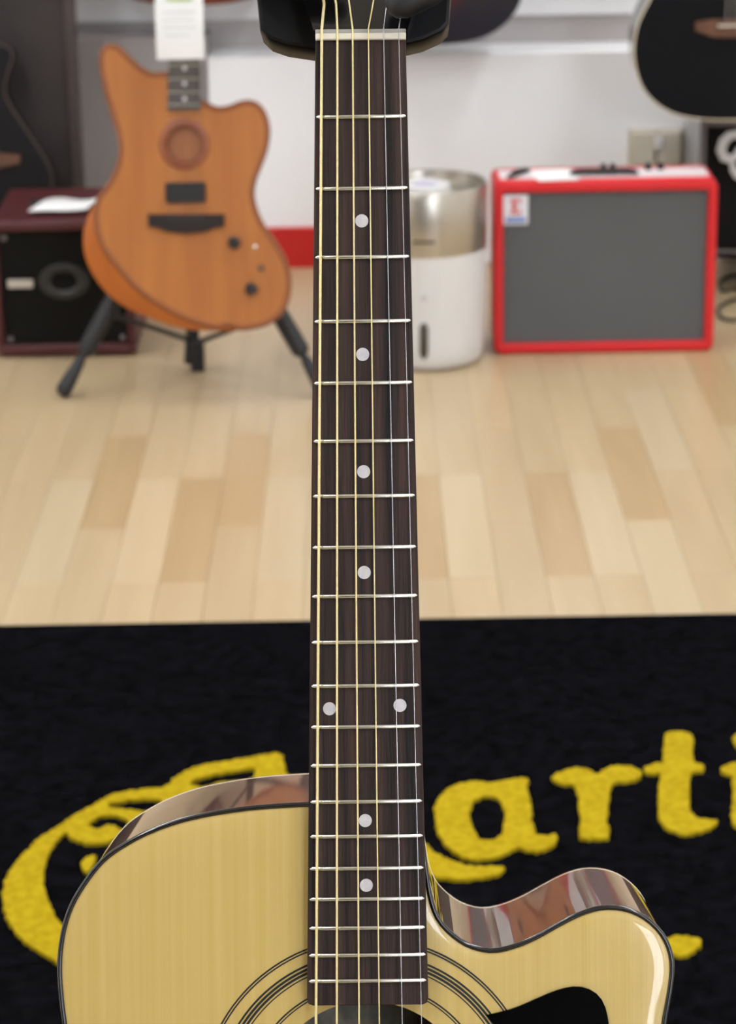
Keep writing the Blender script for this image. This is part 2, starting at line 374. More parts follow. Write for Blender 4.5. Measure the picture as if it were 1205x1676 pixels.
# top: rolled edge, then the flat with the sound hole
mb = MB(); loops = []
for dd, dz in ((0.0008,-.0018),(0.003,-.0011),(0.006,-.00065),(0.010,-.0003),(0.015,-.0001),(0.021,0.0)):
    loops.append(lz(inset(outl, dd), BT+dz))
mb.loft(loops, False, False)
top_edge = mb.build('top_edge', m_spruce, gt, smooth=60)
me = poly([inset(outl, 0.021), circle(hc.x, hc.y, HR, 96)], BT-.003, BT)
obj('soundboard', me, m_spruce, gt)
mb = MB(); mb.loft([lz(outl, BT-.0015), lz(outl, BT-.04), lz(outl, BT-.08), lz(outl, BT-DEPTH)], False, False)
mb.build('sides', m_maho, gt, smooth=60)
me = poly([outl], BT-DEPTH-.003, BT-DEPTH); obj('back', me, m_maho, gt)
obj('inner_back', poly([inset(outl, .004)], BT-DEPTH+.001, BT-DEPTH+.003), mat('inner_back_wood', (150,140,120), .7, c2=(96,90,78), scale=(90,60,30), detail=5), gt)
MB().tube(lz(inset(outl, 0.0006), BT-.0016), 0.0013, 10, closed=True, nrm=(0,0,1)).build('binding', m_black, gt, smooth=60)
MB().tube(lz(inset(outl, 0.0006), BT-DEPTH+.0005), 0.0008, 8, closed=True, nrm=(0,0,1)).build('binding', m_cream, gt, smooth=60)
# rosette
def ring(r0, r1, z, m_, nm='rosette_ring'):
    me = poly([circle(hc.x, hc.y, r1, 128), circle(hc.x, hc.y, r0, 128)], BT-.001, BT+z); return obj(nm, me, m_, gt)
rp = lambda py, px=502: (Vector(G(px, py, BT)[:2]) - hc.xy).length
r_out, r_mid, r_in = rp(1556), rp(1590), rp(1638)
m_ros = mat('rosette_ink', (20,24,22), .4)
for r, w_ in ((r_out+.0006,.0004),(r_out-.0007,.00035),(r_mid+.0026,.0005),(r_mid+.0008,.0006),(r_mid-.0009,.0006),(r_mid-.0026,.0003),(r_in+.0006,.0004),(r_in-.0007,.0003)): ring(r-w_, r+w_, .00015, m_ros)
# pickguard
pgp = [(796,1661),(840,1650),(880,1633),(915,1619),(945,1614),(970,1621),(986,1637),(994,1660),(1000,1700),(1010,1780),(1000,1900),(960,2010),(890,2060),(830,2040),(800,1990)]
pgl = spline([Vector((G(x,y,BT).x, G(x,y,BT).y, 0)) for x, y in pgp], 60)
arc = []
a0 = math.atan2(pgl[-1].y-hc.y, pgl[-1].x-hc.x); a1 = math.atan2(pgl[0].y-hc.y, pgl[0].x-hc.x); rr0 = (pgl[-1]-hc).length; rr1 = (pgl[0]-hc).length
for i in range(1, 24):
    t = i/24; a = a0+(a1-a0)*t; r = rr0+(rr1-rr0)*t; arc.append(Vector((hc.x+r*math.cos(a), hc.y+r*math.sin(a), 0)))
obj('pickguard', poly([pgl+arc], BT-.0005, BT+.0014, ), m_pick, gt, smooth=30)
# fretboard
FE = 1645.5
def fb(py, z=0.0):
    t = (py-66)/(FE-66); l = 516.3+(502.6-516.3)*t; r = 664.3+(701.5-664.3)*t
    return G(l, py+.7*(1), z), G(r, py-1.2, z)
nl, nr = fb(66); el, er = fb(FE)
mb = MB()
top = [nl, nr, er, el]
cr_ = []
obj('fretboard', poly([[nl, nr] + [er+Vector((0,.003,0)), er+Vector((-.0008,.0008,0)), er+Vector((-.003,0,0))] + [el+Vector((.003,0,0)), el+Vector((.0008,.0008,0)), el+Vector((0,.003,0))]], BT+.0002, 0.0, bevel=0.0004), m_rose, gt, smooth=30)
frets = [191.2,308.7,421,526,627,722,812,896,976,1051.2,1122.7,1189.8,1253,1312.3,1369,1421.5,1471.7,1519,1563.5,1605.6]
for fy in frets:
    l, r = fb(fy, 0.0006); e = (r-l).normalized()*.0009; l, r = l+e, r-e; z = .0008
    d = (r-l).normalized()
    pts = [l, l+d*.0012+Vector((0,0,.0002)), r-d*.0012+Vector((0,0,.0002)), r]
    MB().tube(pts, [.0004,.0011,.0011,.0004], 8, nrm=(0,0,1), flat=.75).build('fret', m_fret, gt, smooth=60)
for px, py in ((592.3,361.5),(593.8,580),(595.4,772),(596.3,937),(539.5,1160),(654.8,1154.5),(598,1343),(599.8,1449)):
    p = G(px, py)
    mb = MB().lathe([(.00315,-.001),(.00315,.0001),(.0001,.00012)], 32, Matrix.Translation(p)); mb.build('position_dot', m_pearl, gt, smooth=60)
# nut
a, b = G(516.3, 66.5), G(664.6, 64.5); a2 = G(517.0, 47.5, .002); hh = a2.y-a.y
MB().box((a.x, a.y, BT), (b.x, a.y+hh*.62, .0022)).build('nut', m_bone, gt, bevel=.0006)
MB().box((a.x, a.y+hh*.62, BT), (b.x, a.y+hh, .0012)).build('nut_shelf', mat('grey_nut_shelf', (170,164,156), 0.5), gt, bevel=.0004)
# neck with heel
secs = []
NE = G(603, 1330).y
for t in range(0, 13):
    y = nl.y + (NE - nl.y)*t/12; wl = nl.x + (el.x-nl.x)*(y-nl.y)/(el.y-nl.y); wr = nr.x + (er.x-nr.x)*(y-nr.y)/(er.y-nr.y)
    dp = .021 + (.006*t/12) + (.07*((t-9)/3)**2 if t > 9 else 0)
    c, hw = (wl+wr)/2, (wr-wl)/2
    secs.append([Vector((c-hw*math.cos(math.pi*j/12), y, BT+.0004-dp*math.sin(math.pi*j/12)**.8)) for j in range(13)])
MB().loft(secs).build('neck', m_black, gt, smooth=50)
# headstock
ny = a.y+hh; cx = (a.x+b.x)/2
hs = [(cx-.0225,ny,-.001),(cx-.031,ny+.03,0),(cx-.036,ny+.17,0),(cx-.03,ny+.185,0),(cx+.03,ny+.185,0),(cx+.036,ny+.17,0),(cx+.031,ny+.03,0),(cx+.0225,ny,0)]
hm = poly([[Vector(p) for p in hs]], -.016, -.001)
hm.transform(Matrix.Translation((0,ny,0)) @ Matrix.Rotation(math.radians(-12), 4, 'X') @ Matrix.Translation((0,-ny,0)))
hd = obj('headstock', hm, m_black, gt, smooth=30)
posts = []
tilt = lambda p: Matrix.Translation((0,ny,0)) @ Matrix.Rotation(math.radians(-12), 4, 'X') @ Matrix.Translation((0,-ny,0)) @ Vector(p)
for k in range(3):
    for s_ in (-1, 1):
        p = (cx+s_*(.0225+.003*k), ny+.045+.045*k, 0); posts.append((s_, k, tilt((p[0], p[1], .004))))
        Mx = Matrix.Translation(tilt(p)) @ Matrix.Rotation(math.radians(-12), 4, 'X')
        tp = MB().lathe([(.0048,-.002),(.0048,.001),(.003,.002),(.003,.009),(.0005,.0095)], 20, Mx).build('tuning_post', m_fret, gt, smooth=40)
        q0 = tilt((cx+s_*.034, p[1], -.012)); q1 = tilt((cx+s_*.05, p[1], -.012))
        MB().tube([q0, q0.lerp(q1,.5), q1-Vector((s_*.001,0,0)), q1+Vector((s_*.012,0,0))], [.003,.003,.007,.007], 12).build('tuner_button', m_fret, tp, smooth=40)
# bridge
by = G(603, 66).y - .652
MB().box((cx-.08, by-.018, BT-.001), (cx+.085, by+.014, BT+.008)).build('bridge', m_rose, gt, bevel=.004)
MB().box((cx-.038, by-.0015, BT+.007), (cx+.042, by+.0015, BT+.0115)).build('saddle', m_bone, gt, bevel=.0006)
# strings
sx_n = [526.8,552.4,577.3,603.2,628.2,653.0]; sx_e = [517.8,551.4,587.4,620.2,657.2,688.6]
st_up = [(530.5,5),(550,5),(571,0),(611.5,0),(634,0),(660,0)]
dia = [1.35,1.10,.86,.66,.43,.33]
for k in range(6):
    zn, ze = .0026, .0048
    p0 = G(sx_n[k], 62, zn); p1 = G(sx_e[k], 1600, ze)
    d = (p1-p0); p2 = p0 + d*((by-p0.y)/d.y); p2.z = BT+.0118
    pn = Vector((p0.x, ny, .002)); up = G(*st_up[k], .001); u = up-pn
    mid_ = pn + u; mid_.z = pn.z-.003
    post = next(p for s_, k_, p in posts if s_ == (-1 if k < 3 else 1) and k_ == (k if k < 3 else 5-k))
    pin = p2 + Vector((0,-.008,-.006))
    r = dia[k]/2000
    MB().tube([post, mid_, pn, p0, p0.lerp(p2,.25), p0.lerp(p2,.5), p0.lerp(p2,.75), p2, pin], r, 8).build('string', m_bronze if k < 4 else m_steel, gt, smooth=60)
    MB().lathe([(.0025,0),(.003,.004),(.0008,.006)], 14, Matrix.Translation((pin.x, pin.y, BT+.0075))).build('bridge_pin', m_blackplastic, gt, smooth=40)

# ------------------------------------------------------------ stand holding it
sg = empty('guitar_stand', loc=(org.x, org.y+.12, RZ))
tag(sg, 'black neck-grip floor stand holding the foreground acoustic guitar', 'guitar stand')
IS = Matrix.Translation(sg.location).inverted()
def W2S(p): return IS @ (GM @ Vector(p))
yl, yr = G(421, 30, -.03), G(739, 30, -.03); yb = G(580, 77, -.02).y
xa, xb = yl.x, yr.x
prof = []
for x, y in ((xa,yb+.1),(xa,yb+.026),(xa+.0015,yb+.0095),(xa+.006,yb+.005),(xa+.014,yb+.0022),(xa+.028,yb),(xb-.03,yb+.0005),(xb-.014,yb+.004),(xb-.005,yb+.008),(xb-.001,yb+.012),(xb,yb+.026),(xb,yb+.1)):
    prof.append(Vector((x, y, 0)))
mm = poly([prof], -.066, -.026, bevel=0.002); mm.transform(IS @ GM)
obj('yoke', mm, m_blackplastic, sg, smooth=40)
def cap(pts, r, nm, m_, n=14, flat=1):
    MB().tube([W2S(p) for p in pts], r, n, flat=flat).build(nm, m_, sg, smooth=60)
def gv(px, py, z): p = G(px, py, z); return (p.x, p.y, z)
cap([gv(634,14,.012), gv(642,10,.012), gv(657,5,.012), gv(700,-16,.012), gv(770,-62,.004), gv(800,-80,-.02), gv(800,-90,-.04)], [.003,.0062,.0078,.0082,.0085,.009,.009], 'grip_arm', mat('grip_rubber', (30,30,33), .45))
cap([gv(566,-26,.012), gv(556,-27,.012), gv(540,-30,.012), gv(470,-44,.012), gv(410,-62,.004), gv(375,-80,-.02), gv(375,-90,-.04)], [.003,.0062,.0078,.0082,.0085,.009,.009], 'grip_arm', MATS['grip_rubber'])
ptop = W2S((cx, yb+.05, -.10)); pbot = Vector((0, ptop.y+.02, .16))
MB().tube([W2S((cx, yb+.05, -.05)), ptop, Vector((0, ptop.y+.012, ptop.z-.05)), pbot], .011, 14).build('pole', m_blacksatin, sg, smooth=60)
MB().tube([pbot+Vector((0,0,.03)), pbot-Vector((0,0,.05))], .02, 16).build('hub', m_blackplastic, sg, smooth=40)
for ang in (90, 210, 330):
    d = Vector((math.cos(math.radians(ang)), math.sin(math.radians(ang)), 0)); q = pbot + d*.27; q.z = .011
    lg = MB().tube([pbot, q], .009, 12).build('leg', m_blacksatin, sg, smooth=60)
    MB().tube([q-d*.03+Vector((0,0,.006)), q+d*.012], .011, 12).build('rubber_foot', m_rubber, lg, smooth=60)
for s_ in (-1, 1):
    p = GM @ Vector((cx+s_*.1, -.001, BT-DEPTH)); p = IS @ p
    MB().tube([pbot+Vector((0,0,.02)), p+Vector((0,.012,-.02)), p+Vector((0,.004,-.014)), p+Vector((0,-.12,-.066))], .008, 10).build('body_rest', m_rubber, sg, smooth=60)

# ------------------------------------------------------------ honey-coloured offset guitar on its low stand
def lean_frame(px, py, Y, deg, yaw=0.0):
    o = at(px, py, Y); a = math.radians(deg); b = math.radians(yaw)
    X = Vector((math.cos(b), math.sin(b), 0)); Yv = Vector((-math.sin(b)*math.sin(a), math.cos(b)*math.sin(a), math.cos(a))); Z = X.cross(Yv)
    Mx = Matrix.Identity(4)
    for i in range(3): Mx[i][0], Mx[i][1], Mx[i][2], Mx[i][3] = X[i], Yv[i], Z[i], o[i]
    return Mx
AM = lean_frame(315, 543, 4.05, 12); AI = AM.inverted()
og = empty('electric_guitar', AM)
tag(og, 'honey-coloured offset-body guitar with round soundhole on a low black stand', 'guitar')
def z5(p): return (120 + p[0]/3.347, 60 + p[1]/3.347)
def A(p, z=0.0): q = onto(AI, *p, z); return Vector((q.x, q.y, 0))
oz = [(205,42),(260,60),(310,110),(370,165),(430,198),(500,196),(580,215),(640,270),(690,332),(730,362),(790,386),(850,380),(920,355),(980,352),(1030,382),(1062,440),(1075,520),(1062,620),(1030,710),(1000,790),(990,860),(1005,940),(1045,1030),(1110,1120),(1165,1220),(1190,1320),(1185,1420),(1150,1510),(1080,1570),(980,1600),(850,1612),(700,1612),(560,1595),(440,1555),(330,1510),(230,1455),(150,1380),(90,1290),(55,1200),(47,1110),(60,1030),(90,950),(140,870),(200,790),(240,700),(252,620),(240,530),(210,430),(175,310),(150,190),(145,110),(165,60)]
ol = spline([A(z5(p)) for p in oz], 260, True)
lo, hi = A(z5((47,1110))), A(z5((800,1600)))
iz = [A(z5(p)) for p in ((140,880),(133,960),(145,1060),(180,1160),(240,1250),(330,1350),(440,1440),(560,1510),(680,1560),(800,1592))]
izd = spline(iz, 120)
dist = []; drop = []
n = len(ol)
i0 = min(range(n), key=lambda i: (ol[i]-A(z5((140,868)))).length); i1 = min(range(n), key=lambda i: (ol[i]-A(z5((860,1612)))).length)
for i in range(n):
    d = .004; dr = .003
    lo_, hi_ = min(i0,i1), max(i0,i1)
    if lo_ <= i <= hi_:
        dm = min((ol[i]-q).length for q in izd); d = max(.004, dm); dr = max(.003, dm*.55)
    dist.append(d); drop.append(dr)
def smooth_list(l, k=4):
    for _ in range(k): l = [(l[i-1]+2*l[i]+l[(i+1)%len(l)])/4 for i in range(len(l))]
    return l
dist, drop = smooth_list(dist), smooth_list(drop)
inn = inset(ol, dist)
TH = .042
mid1 = [ol[i].lerp(inn[i], .0) + Vector((0,0,-drop[i]-.003)) for i in range(n)]
mid2 = [ol[i].lerp(inn[i], .12) + Vector((0,0,-drop[i]+.001)) for i in range(n)]
inz = [p + Vector((0,0,.0)) for p in inn]
MB().loft([lz(inset(ol,.004), -TH), lz(ol, -TH+.004), mid1, mid2, inz], True, False).build('body', m_honeyside, og, smooth=35)
sc = A((302,236)); sr = (A((345,236)) - A((260,236))).length/2
obj('soundboard', poly([inn, circle(sc.x, sc.y, sr*.8, 48)], -.003, .0006), m_honey, og)
MB().tube(lz(inn, -.0004), .0055, 8, closed=True, nrm=(0,0,1), flat=.25).build('edge_line', m_edge, og, smooth=60)
mb = MB().lathe([(sr*1.0,.0003),(sr*.97,.0016),(sr*.72,.0012),(sr*.68,-.006),(sr*.66,-.012)], 48, Matrix.Translation(sc), cap=False); mb.build('soundhole_ring', mat('soundhole_ring_wood', (128,66,34), .45, c2=(142,78,42), scale=(30,30,30)), og, smooth=50)
MB().lathe([(sr*.78,-.014),(sr*.78,-.0125)], 40, Matrix.Translation(sc)).build('soundhole_floor', mat('soundhole_floor_wood', (150,90,48), .5, c2=(166,102,56), scale=(60,6,6)), og)
# neck, board, frets
f0, f1 = A((275,180)), A((329,180)); t0, t1 = A((277,97)), A((327,97))
ndir = Vector(((t0.x+t1.x-f0.x-f1.x)/2, t0.y-f0.y, 0)).normalized(); fc = (f0+f1)/2; fw = (f1-f0).length
NL = .46
q = lambda s_, d_: fc + ndir*d_ + Vector((s_,0,0))
obj('fretboard', poly([[q(-fw/2,0), q(fw/2,0), q(fw*.37,NL), q(-fw*.37,NL)]], .0006, .006), mat('dark_fretboard', (66,60,56), .5, c2=(82,74,68), scale=(120,6,1)), og)
hn = q(0, NL)
MB().loft([[q(fw*.5*(1-.26*t)*math.cos(a), NL*t) + Vector((0,0,.0008-.02*math.sin(a))) for a in [math.pi*j/8 for j in range(9)]] for t in (.22,.5,.75,1)]).build('neck', m_brown, og, smooth=50)
obj('headstock', poly([[q(-.02,NL), q(.02,NL), q(.032,NL+.05), q(.028,NL+.17), q(-.01,NL+.19), q(-.034,NL+.16), q(-.03,NL+.05)]], -.012, .002), m_honey, og, smooth=30)
for k in range(11):
    d_ = .008 + .0195*k*(1+.035*k)
    if d_ < NL: 
        hw = fw/2*(1-.26*d_/NL)
        MB().tube([q(-hw,d_)+Vector((0,0,.0062)), q(hw,d_)+Vector((0,0,.0062))], .0011, 6).build('fret', m_fret, og, smooth=60)
for px, py in ((302.5,162),(302.5,137),(302.5,112)):
    p = A((px,py)); MB().lathe([(.0036,.0055),(.0036,.0063),(.0003,.0064)], 20, Matrix.Translation(p)).build('position_dot', m_pearl, og)
# pickup, bridge, knobs
def A2(x, y): return A(z5((x, y)))
p0, p1 = A2(505,800), A2(727,908)
obj('pickup', poly([rrect(p0.x, p1.y, p1.x, p0.y, .004)], -.001, .006, bevel=.001), mat('pickup_black', (30,30,30), .5, spec=.3), og, smooth=40)
bp = [A2(*p) for p in ((412,972),(828,972),(826,1040),(780,1046),(720,1068),(620,1078),(520,1068),(460,1046),(414,1040))]
obj('bridge', poly([bp], -.001, .009, bevel=.0015), mat('bridge_dark', (34,27,25), .55, spec=.3), og, smooth=40)
for x, y in ((882,1128),(976,1382)):
    p = A2(x, y); kn = MB().lathe([(.0105,0),(.0105,.002),(.0092,.003),(.0085,.014),(.0075,.0155),(.001,.016)], 28, Matrix.Translation(p)).build('control_knob', mat('knob_black', (26,26,28), .35), og, smooth=40)
p = A2(1028,1265); MB().lathe([(.005,0),(.005,.002),(.002,.003),(.0018,.014),(.0028,.017),(.0005,.018)], 16, Matrix.Translation(p)).build('selector_switch', m_smoke, og, smooth=40)
p = A2(995,1150); MB().lathe([(.003,0),(.003,.001),(.0005,.0015)], 16, Matrix.Translation(p)).build('screw', m_fret, og)
for k in range(6):
    s_ = (k-2.5)
    MB().tube([q(s_*fw*.12, NL)+Vector((0,0,.0075)), Vector((sc.x+s_*.0102, A2(600,1010).y, .0105))], .00035, 5).build('string', m_grey, og)
# price tag hung in front of its neck
tg = lean_frame(296, 97, 4.03, 5)
tt = empty('price_tag', tg); tag(tt, 'white paper price tag hanging on the honey-coloured guitar neck', 'price tag')
TI = tg.inverted(); tl = onto(TI, 257, 97); tr = onto(TI, 335, 97); th = onto(TI, 296, -6).y
rows = []
for i in range(9):
    y = th*i/8; rows.append([Vector((x, y, .004*math.sin(math.pi*i/8)+b)) for x, b in ((tl.x,.0006),(0,.003),(tr.x,.0006),(tr.x,0),(0,.0022),(tl.x,0))])
MB().loft(rows).build('paper', m_paper, tt, smooth=50)
wt = tr.x-tl.x
for i, (a_, b_, yy, hh_, mm_) in enumerate(((.25,.78,.93,.009,m_green),(.15,.85,.74,.0022,m_greyprint),(.15,.8,.62,.0018,m_greyprint),(.15,.85,.50,.0018,m_greyprint),(.2,.7,.38,.0018,m_greyprint))):
    y = th*yy; MB().box((tl.x+wt*a_, y, .0066), (tl.x+wt*b_, y+hh_, .0072)).build('printed_line', mm_, tt)
MB().tube([(0,th,.003),(0,th+.02,-.004),(-.004,th+.045,-.02)], .0008, 6).build('string_loop', m_paper, tt)

# low A-frame stand
ap = at(313, 262, 4.29)
lf = ground(103, 652); rf = ground(532, 652)
st = empty('guitar_stand', loc=(ap.x, ap.y, 0)); tag(st, 'low black folding stand with splayed foam legs under the honey-coloured guitar', 'guitar stand')
ib = Vector((-ap.x, -ap.y, 0))
for foot in (lf, rf):
    f_ = foot + ib + Vector((0,0,.010)); a_ = ap + ib
    lg = MB().tube([a_, a_.lerp(f_,.62), a_.lerp(f_,.97)], .0075, 12).build('leg', m_blacksatin, st, smooth=60)
    MB().tube([a_.lerp(f_,.42), a_.lerp(f_,.44), a_.lerp(f_,.82), a_.lerp(f_,.835)], [.012,.0155,.0155,.012], 14).build('foam_sleeve', m_rubber, lg, smooth=60)
    MB().tube([a_.lerp(f_,.86), a_.lerp(f_,.9), a_.lerp(f_,.96), a_.lerp(f_,.995), f_.lerp(a_,-.01)], [.009,.011,.0135,.0135,.008], 14).build('rubber_foot', m_rubber, lg, smooth=60)
    c_ = a_.lerp(f_, .58); sgn = -1 if foot.x < ap.x else 1
    MB().tube([c_, c_+Vector((-sgn*.02,-.02,0)), c_+Vector((-sgn*.03,-.036,0))], .008, 10).build('support_arm', m_rubber, lg, smooth=60)
rp_ = ground(313, 606) + ib
MB().tube([ap+ib, Vector((0, (ap+ib).y*.5+rp_.y*.5, .16)), rp_+Vector((0,0,.012))], [.01,.011,.0125], 12).build('rear_leg', m_blacksatin, st, smooth=60)
MB().box((-.012, rp_.y-.014, 0), (.012, rp_.y+.014, .055)).build('rear_foot', m_rubber, st, bevel=.004)
hb = Vector((0, rp_.y, .05))
for foot in (lf, rf):
    f_ = foot + ib + Vector((0,0,.010)); a_ = ap + ib; MB().tube([hb, a_.lerp(f_,.66)], .0045, 8).build('brace', m_blacksatin, st, smooth=60)
MB().tube([ap+ib+Vector((-.025,0,0)), ap+ib+Vector((.025,0,0))], .018, 14).build('hinge', m_blackplastic, st, smooth=40)

# ------------------------------------------------------------ maroon combo amplifier at the left
ya = 4.33
fl_ = ground(-4, 588); fr_ = ground(224, 583); ya = (fl_.y+fr_.y)/2
am = empty('amplifier', loc=((fl_.x+fr_.x)/2, ya, 0)); tag(am, 'small maroon amplifier with black grille cloth beside the honey-coloured guitar', 'amplifier')
hw = (fr_.x-fl_.x)/2; ht = at(110, 362, ya).z; dp = .29
sh = MB()
for b_ in (((-hw,0,.006),(hw,dp,.024)),((-hw,0,ht-.018),(hw,dp,ht)),((-hw,0,.024),(-hw+.014,dp,ht-.018)),((hw-.014,0,.024),(hw,dp,ht-.018)),((-hw+.014,dp-.015,.024),(hw-.014,dp,ht-.018))): sh.box(*b_)
sh.build('cabinet', m_maroon, am, bevel=.004)
MB().box((-hw+.014,.008,.024),(hw-.014,.02,ht-.018)).build('grille', m_blackcloth, am)
def Fp(px, py, Y, o): p = at(px, py, Y); return (p.x-o.location.x, p.z)
px_, pz_ = Fp(104, 462, ya, am)
Rx90 = Matrix.Rotation(math.radians(90), 4, 'X')
MB().lathe([(.045,0),(.045,.003),(.034,.006),(.024,.003),(.022,-.001)], 40, Matrix.Translation((px_,.009,pz_)) @ Rx90 @ Matrix.Scale(.72,4,(0,1,0)), cap=False).build('port_ring', mat('port_plastic', (34,33,32), .4), am, smooth=50)
MB().lathe([(.023,-.004),(.023,0)], 30, Matrix.Translation((px_,.0085,pz_)) @ Rx90).build('port', mat('port_black', (6,6,6), .8), am)
b0 = Fp(12, 473, ya, am); b1 = Fp(53, 459, ya, am)
MB().box((b0[0],.004,b0[1]),(b1[0],.009,b1[1])).build('badge', mat('badge_silver', (190,184,172), .4, metal=.3), am, bevel=.001)
for sx in (-1,1):
    for zz in (.034, ht-.03):
        MB().lathe([(.005,0),(.005,.002),(.001,.003)], 14, Matrix.Translation((sx*(hw-.024),.008,zz)) @ Rx90).build('screw', m_grey, am)
        MB().lathe([(.009,0),(.008,-.006)][::-1], 14, Matrix.Translation((sx*(hw-.03),.04 if zz < .1 else dp-.04,.006))).build('rubber_foot', m_rubber, am)
MB().box((-.07,.14,ht),(.07,.165,ht+.006)).build('handle', m_rubber, am, bevel=.002)
ppm = MB(); pc = at(100, 334, ya+.12); pl = []
for i in range(7):
    for j in range(4):
        x = -.052+.104*i/6; y = -.05+.1*j/3; pl.append((x+.006*j, y, .004+.006*math.sin(i*1.1)*math.sin(j*1.2+.4)**2 + .002*i/6))
fsq = [(i*4+j, (i+1)*4+j, (i+1)*4+j+1, i*4+j+1) for i in range(6) for j in range(3)]
ppm.add(pl, fsq); po = ppm.build('paper_sheet', m_paper, None, smooth=60, loc=(at(98,335,ya+.1).x, ya+.1, ht+.003))
so = po.modifiers.new('solid', 'SOLIDIFY'); so.thickness = .0008
tag(po, 'curled white paper sheet lying on the maroon amplifier', 'paper')

# dark board and dark guitar behind it
YB = 4.86
bx1 = at(131, 200, YB).x
bd = empty('display_board', loc=(bx1-.35, YB, 0)); tag(bd, 'tall dark display board behind the maroon amplifier', 'board')
MB().box((-.35,0,0),(.33,.03,1.25)).build('panel', m_darkboard, bd)
for x in (-.35,.33): MB().box((x,-.006,0),(x+.02,.036,1.25)).build('frame_post', mat('board_frame', (70,60,58), .5), bd, bevel=.002)
def guitar_body(outline_half, n=120):
    pts = [Vector((x, y, 0)) for x, y in outline_half] + [Vector((-x, y, 0)) for x, y in outline_half[::-1] if x > 1e-6]
    return spline(pts, n, True)
HALF = [(0,0),(.07,.003),(.13,.02),(.175,.06),(.195,.12),(.19,.18),(.165,.235),(.143,.29),(.137,.33),(.141,.38),(.146,.42),(.14,.455),(.11,.485),(.06,.498),(0,.5)]
def make_guitar(name, label, M_, half, s, m_top, m_side, m_bind, depth=.1, hole=True, bridge=m_brown, br_len=.08, blen=.5, br_y=.178):
    e = empty(name, M_); tag(e, label, 'guitar')
    o2 = [p*s for p in guitar_body(half)]
    mb = MB(); mb.loft([lz(o2,-.001), lz(o2,-depth*.5), lz(o2,-depth)], False, True); mb.build('body', m_side, e, smooth=60)
    hcy = .67*blen*s; lp = [inset(o2,.001)]
    if hole: lp.append(circle(0, hcy, .05*s, 48))
    obj('soundboard', poly(lp, -.003, .0005), m_top, e)
    MB().tube(lz(o2,-.001), .0019, 8, closed=True, nrm=(0,0,1)).build('binding', m_bind, e, smooth=60)
    if hole:
        obj('rosette', poly([circle(0,hcy,.058*s), circle(0,hcy,.051*s)], 0, .001), m_cream, e)
    by_ = br_y*s
    obj('bridge', poly([[Vector((x*br_len/.08, by_+y, 0)) for x, y in ((-.08,-.008),(-.08,.008),(-.05,.012),(.05,.012),(.08,.008),(.08,-.008),(.045,-.02),(-.045,-.02))]], 0, .008, bevel=.001), bridge, e, smooth=40)
    MB().box((-.04,by_,.007),(.04,by_+.003,.011)).build('saddle', m_bone, e)
    ny_ = blen*s+.36
    obj('fretboard', poly([[Vector(p) for p in ((-.028,.8*blen*s,0),(.028,.8*blen*s,0),(.0215,ny_,0),(-.0215,ny_,0))]], .0005, .007), m_rose, e)
    MB().loft([[Vector((.024*math.cos(a), y, -.02*math.sin(a))) for a in [math.pi*j/8 for j in range(9)]] for y in (.96*blen*s, ny_)]).build('neck', m_brown, e, smooth=50)
    obj('headstock', poly([[Vector(p) for p in ((-.022,ny_,0),(.022,ny_,0),(.034,ny_+.04,0),(.037,ny_+.18,0),(-.037,ny_+.18,0),(-.034,ny_+.04,0))]], -.012, .003), m_black, e, smooth=30)
    for k in range(6):
        x = (k-2.5)*.0105; MB().tube([(x,by_+.002,.0115),(x*.7,ny_,.009)], .0006, 5).build('string', m_steel, e)
    return e, ny_
DH = [(0,0),(.08,.003),(.14,.02),(.17,.05),(.177,.087),(.172,.113),(.156,.144),(.131,.184),(.106,.225),(.095,.255),(.101,.285),(.113,.32),(.106,.336),(.075,.343),(0,.345)]
m_blackgloss = mat('black_guitar_top', (7,9,14), .5, spec=.15)
gb = lean_frame(-64, 372, 4.74, 6); 
gz0 = gb.translation.z
make_guitar('acoustic_guitar', 'black acoustic guitar leaning on the dark display board at the left edge', gb, DH, 1.0, mat('dark_guitar_top', (20,19,21), .6, spec=.2), m_black, mat('dim_brown_binding', (70,56,50), .4), depth=.07, hole=False, br_len=.12, br_y=.128, blen=.345)
gs = empty('guitar_stand', loc=(gb.translation.x, 4.74, 0)); tag(gs, 'low black rest under the black guitar by the display board', 'guitar stand')
MB().box((-.14,-.05,0),(.14,.09,.02)).build('base', m_blackplastic, gs, bevel=.004)
MB().box((-.06,.0,.02),(.06,.08,max(.03, gz0-.012))).build('cradle', m_rubber, gs, bevel=.004)
MB().box((-.06,-.045,.02),(.06,-.035,gz0+.012)).build('front_lip', m_rubber, gs, bevel=.003)

# ------------------------------------------------------------ humidifier
yh = ground(698, 609).y + .095
hp = at(698, 600, yh)
hu = empty('humidifier', loc=(hp.x, yh, 0)); tag(hu, 'white and silver cylindrical humidifier between the neck and the red amplifier', 'humidifier')
r1 = (at(799, 390, yh).x - at(698, 390, yh).x); hT = at(698, 297, yh).z; hM = at(698, 424, yh-r1).z
MB().lathe([(.03,.0),(r1*.8,.0),(r1*.90,.006),(r1*.935,.018),(r1*.95,.04),(r1*1.0,hM)], 72).build('tank', m_whiteplastic, hu, smooth=50)
MB().lathe([(r1*.99,hM-.001),(r1*1.0,hM+.002),(r1*1.01,hT-.006),(r1*.985,hT),(r1*.93,hT-.001),(r1*.90,hT-.016),(r1*.55,hT-.02),(r1*.5,hT-.016)], 72).build('metal_sleeve', m_silver, hu, smooth=40)
ct = MB().lathe([(r1*.42,hT-.018),(r1*.40,hT-.004),(r1*.30,hT-.001),(r1*.26,hT-.006),(r1*.02,hT-.008)], 48).build('mist_outlet', m_whiteplastic, hu, smooth=40)
MB().lathe([(r1*.2,hT-.0075),(r1*.2,hT-.004),(r1*.02,hT-.003)], 32).build('outlet_cap', mat('lilac_cap', (170,166,190), .4), ct)
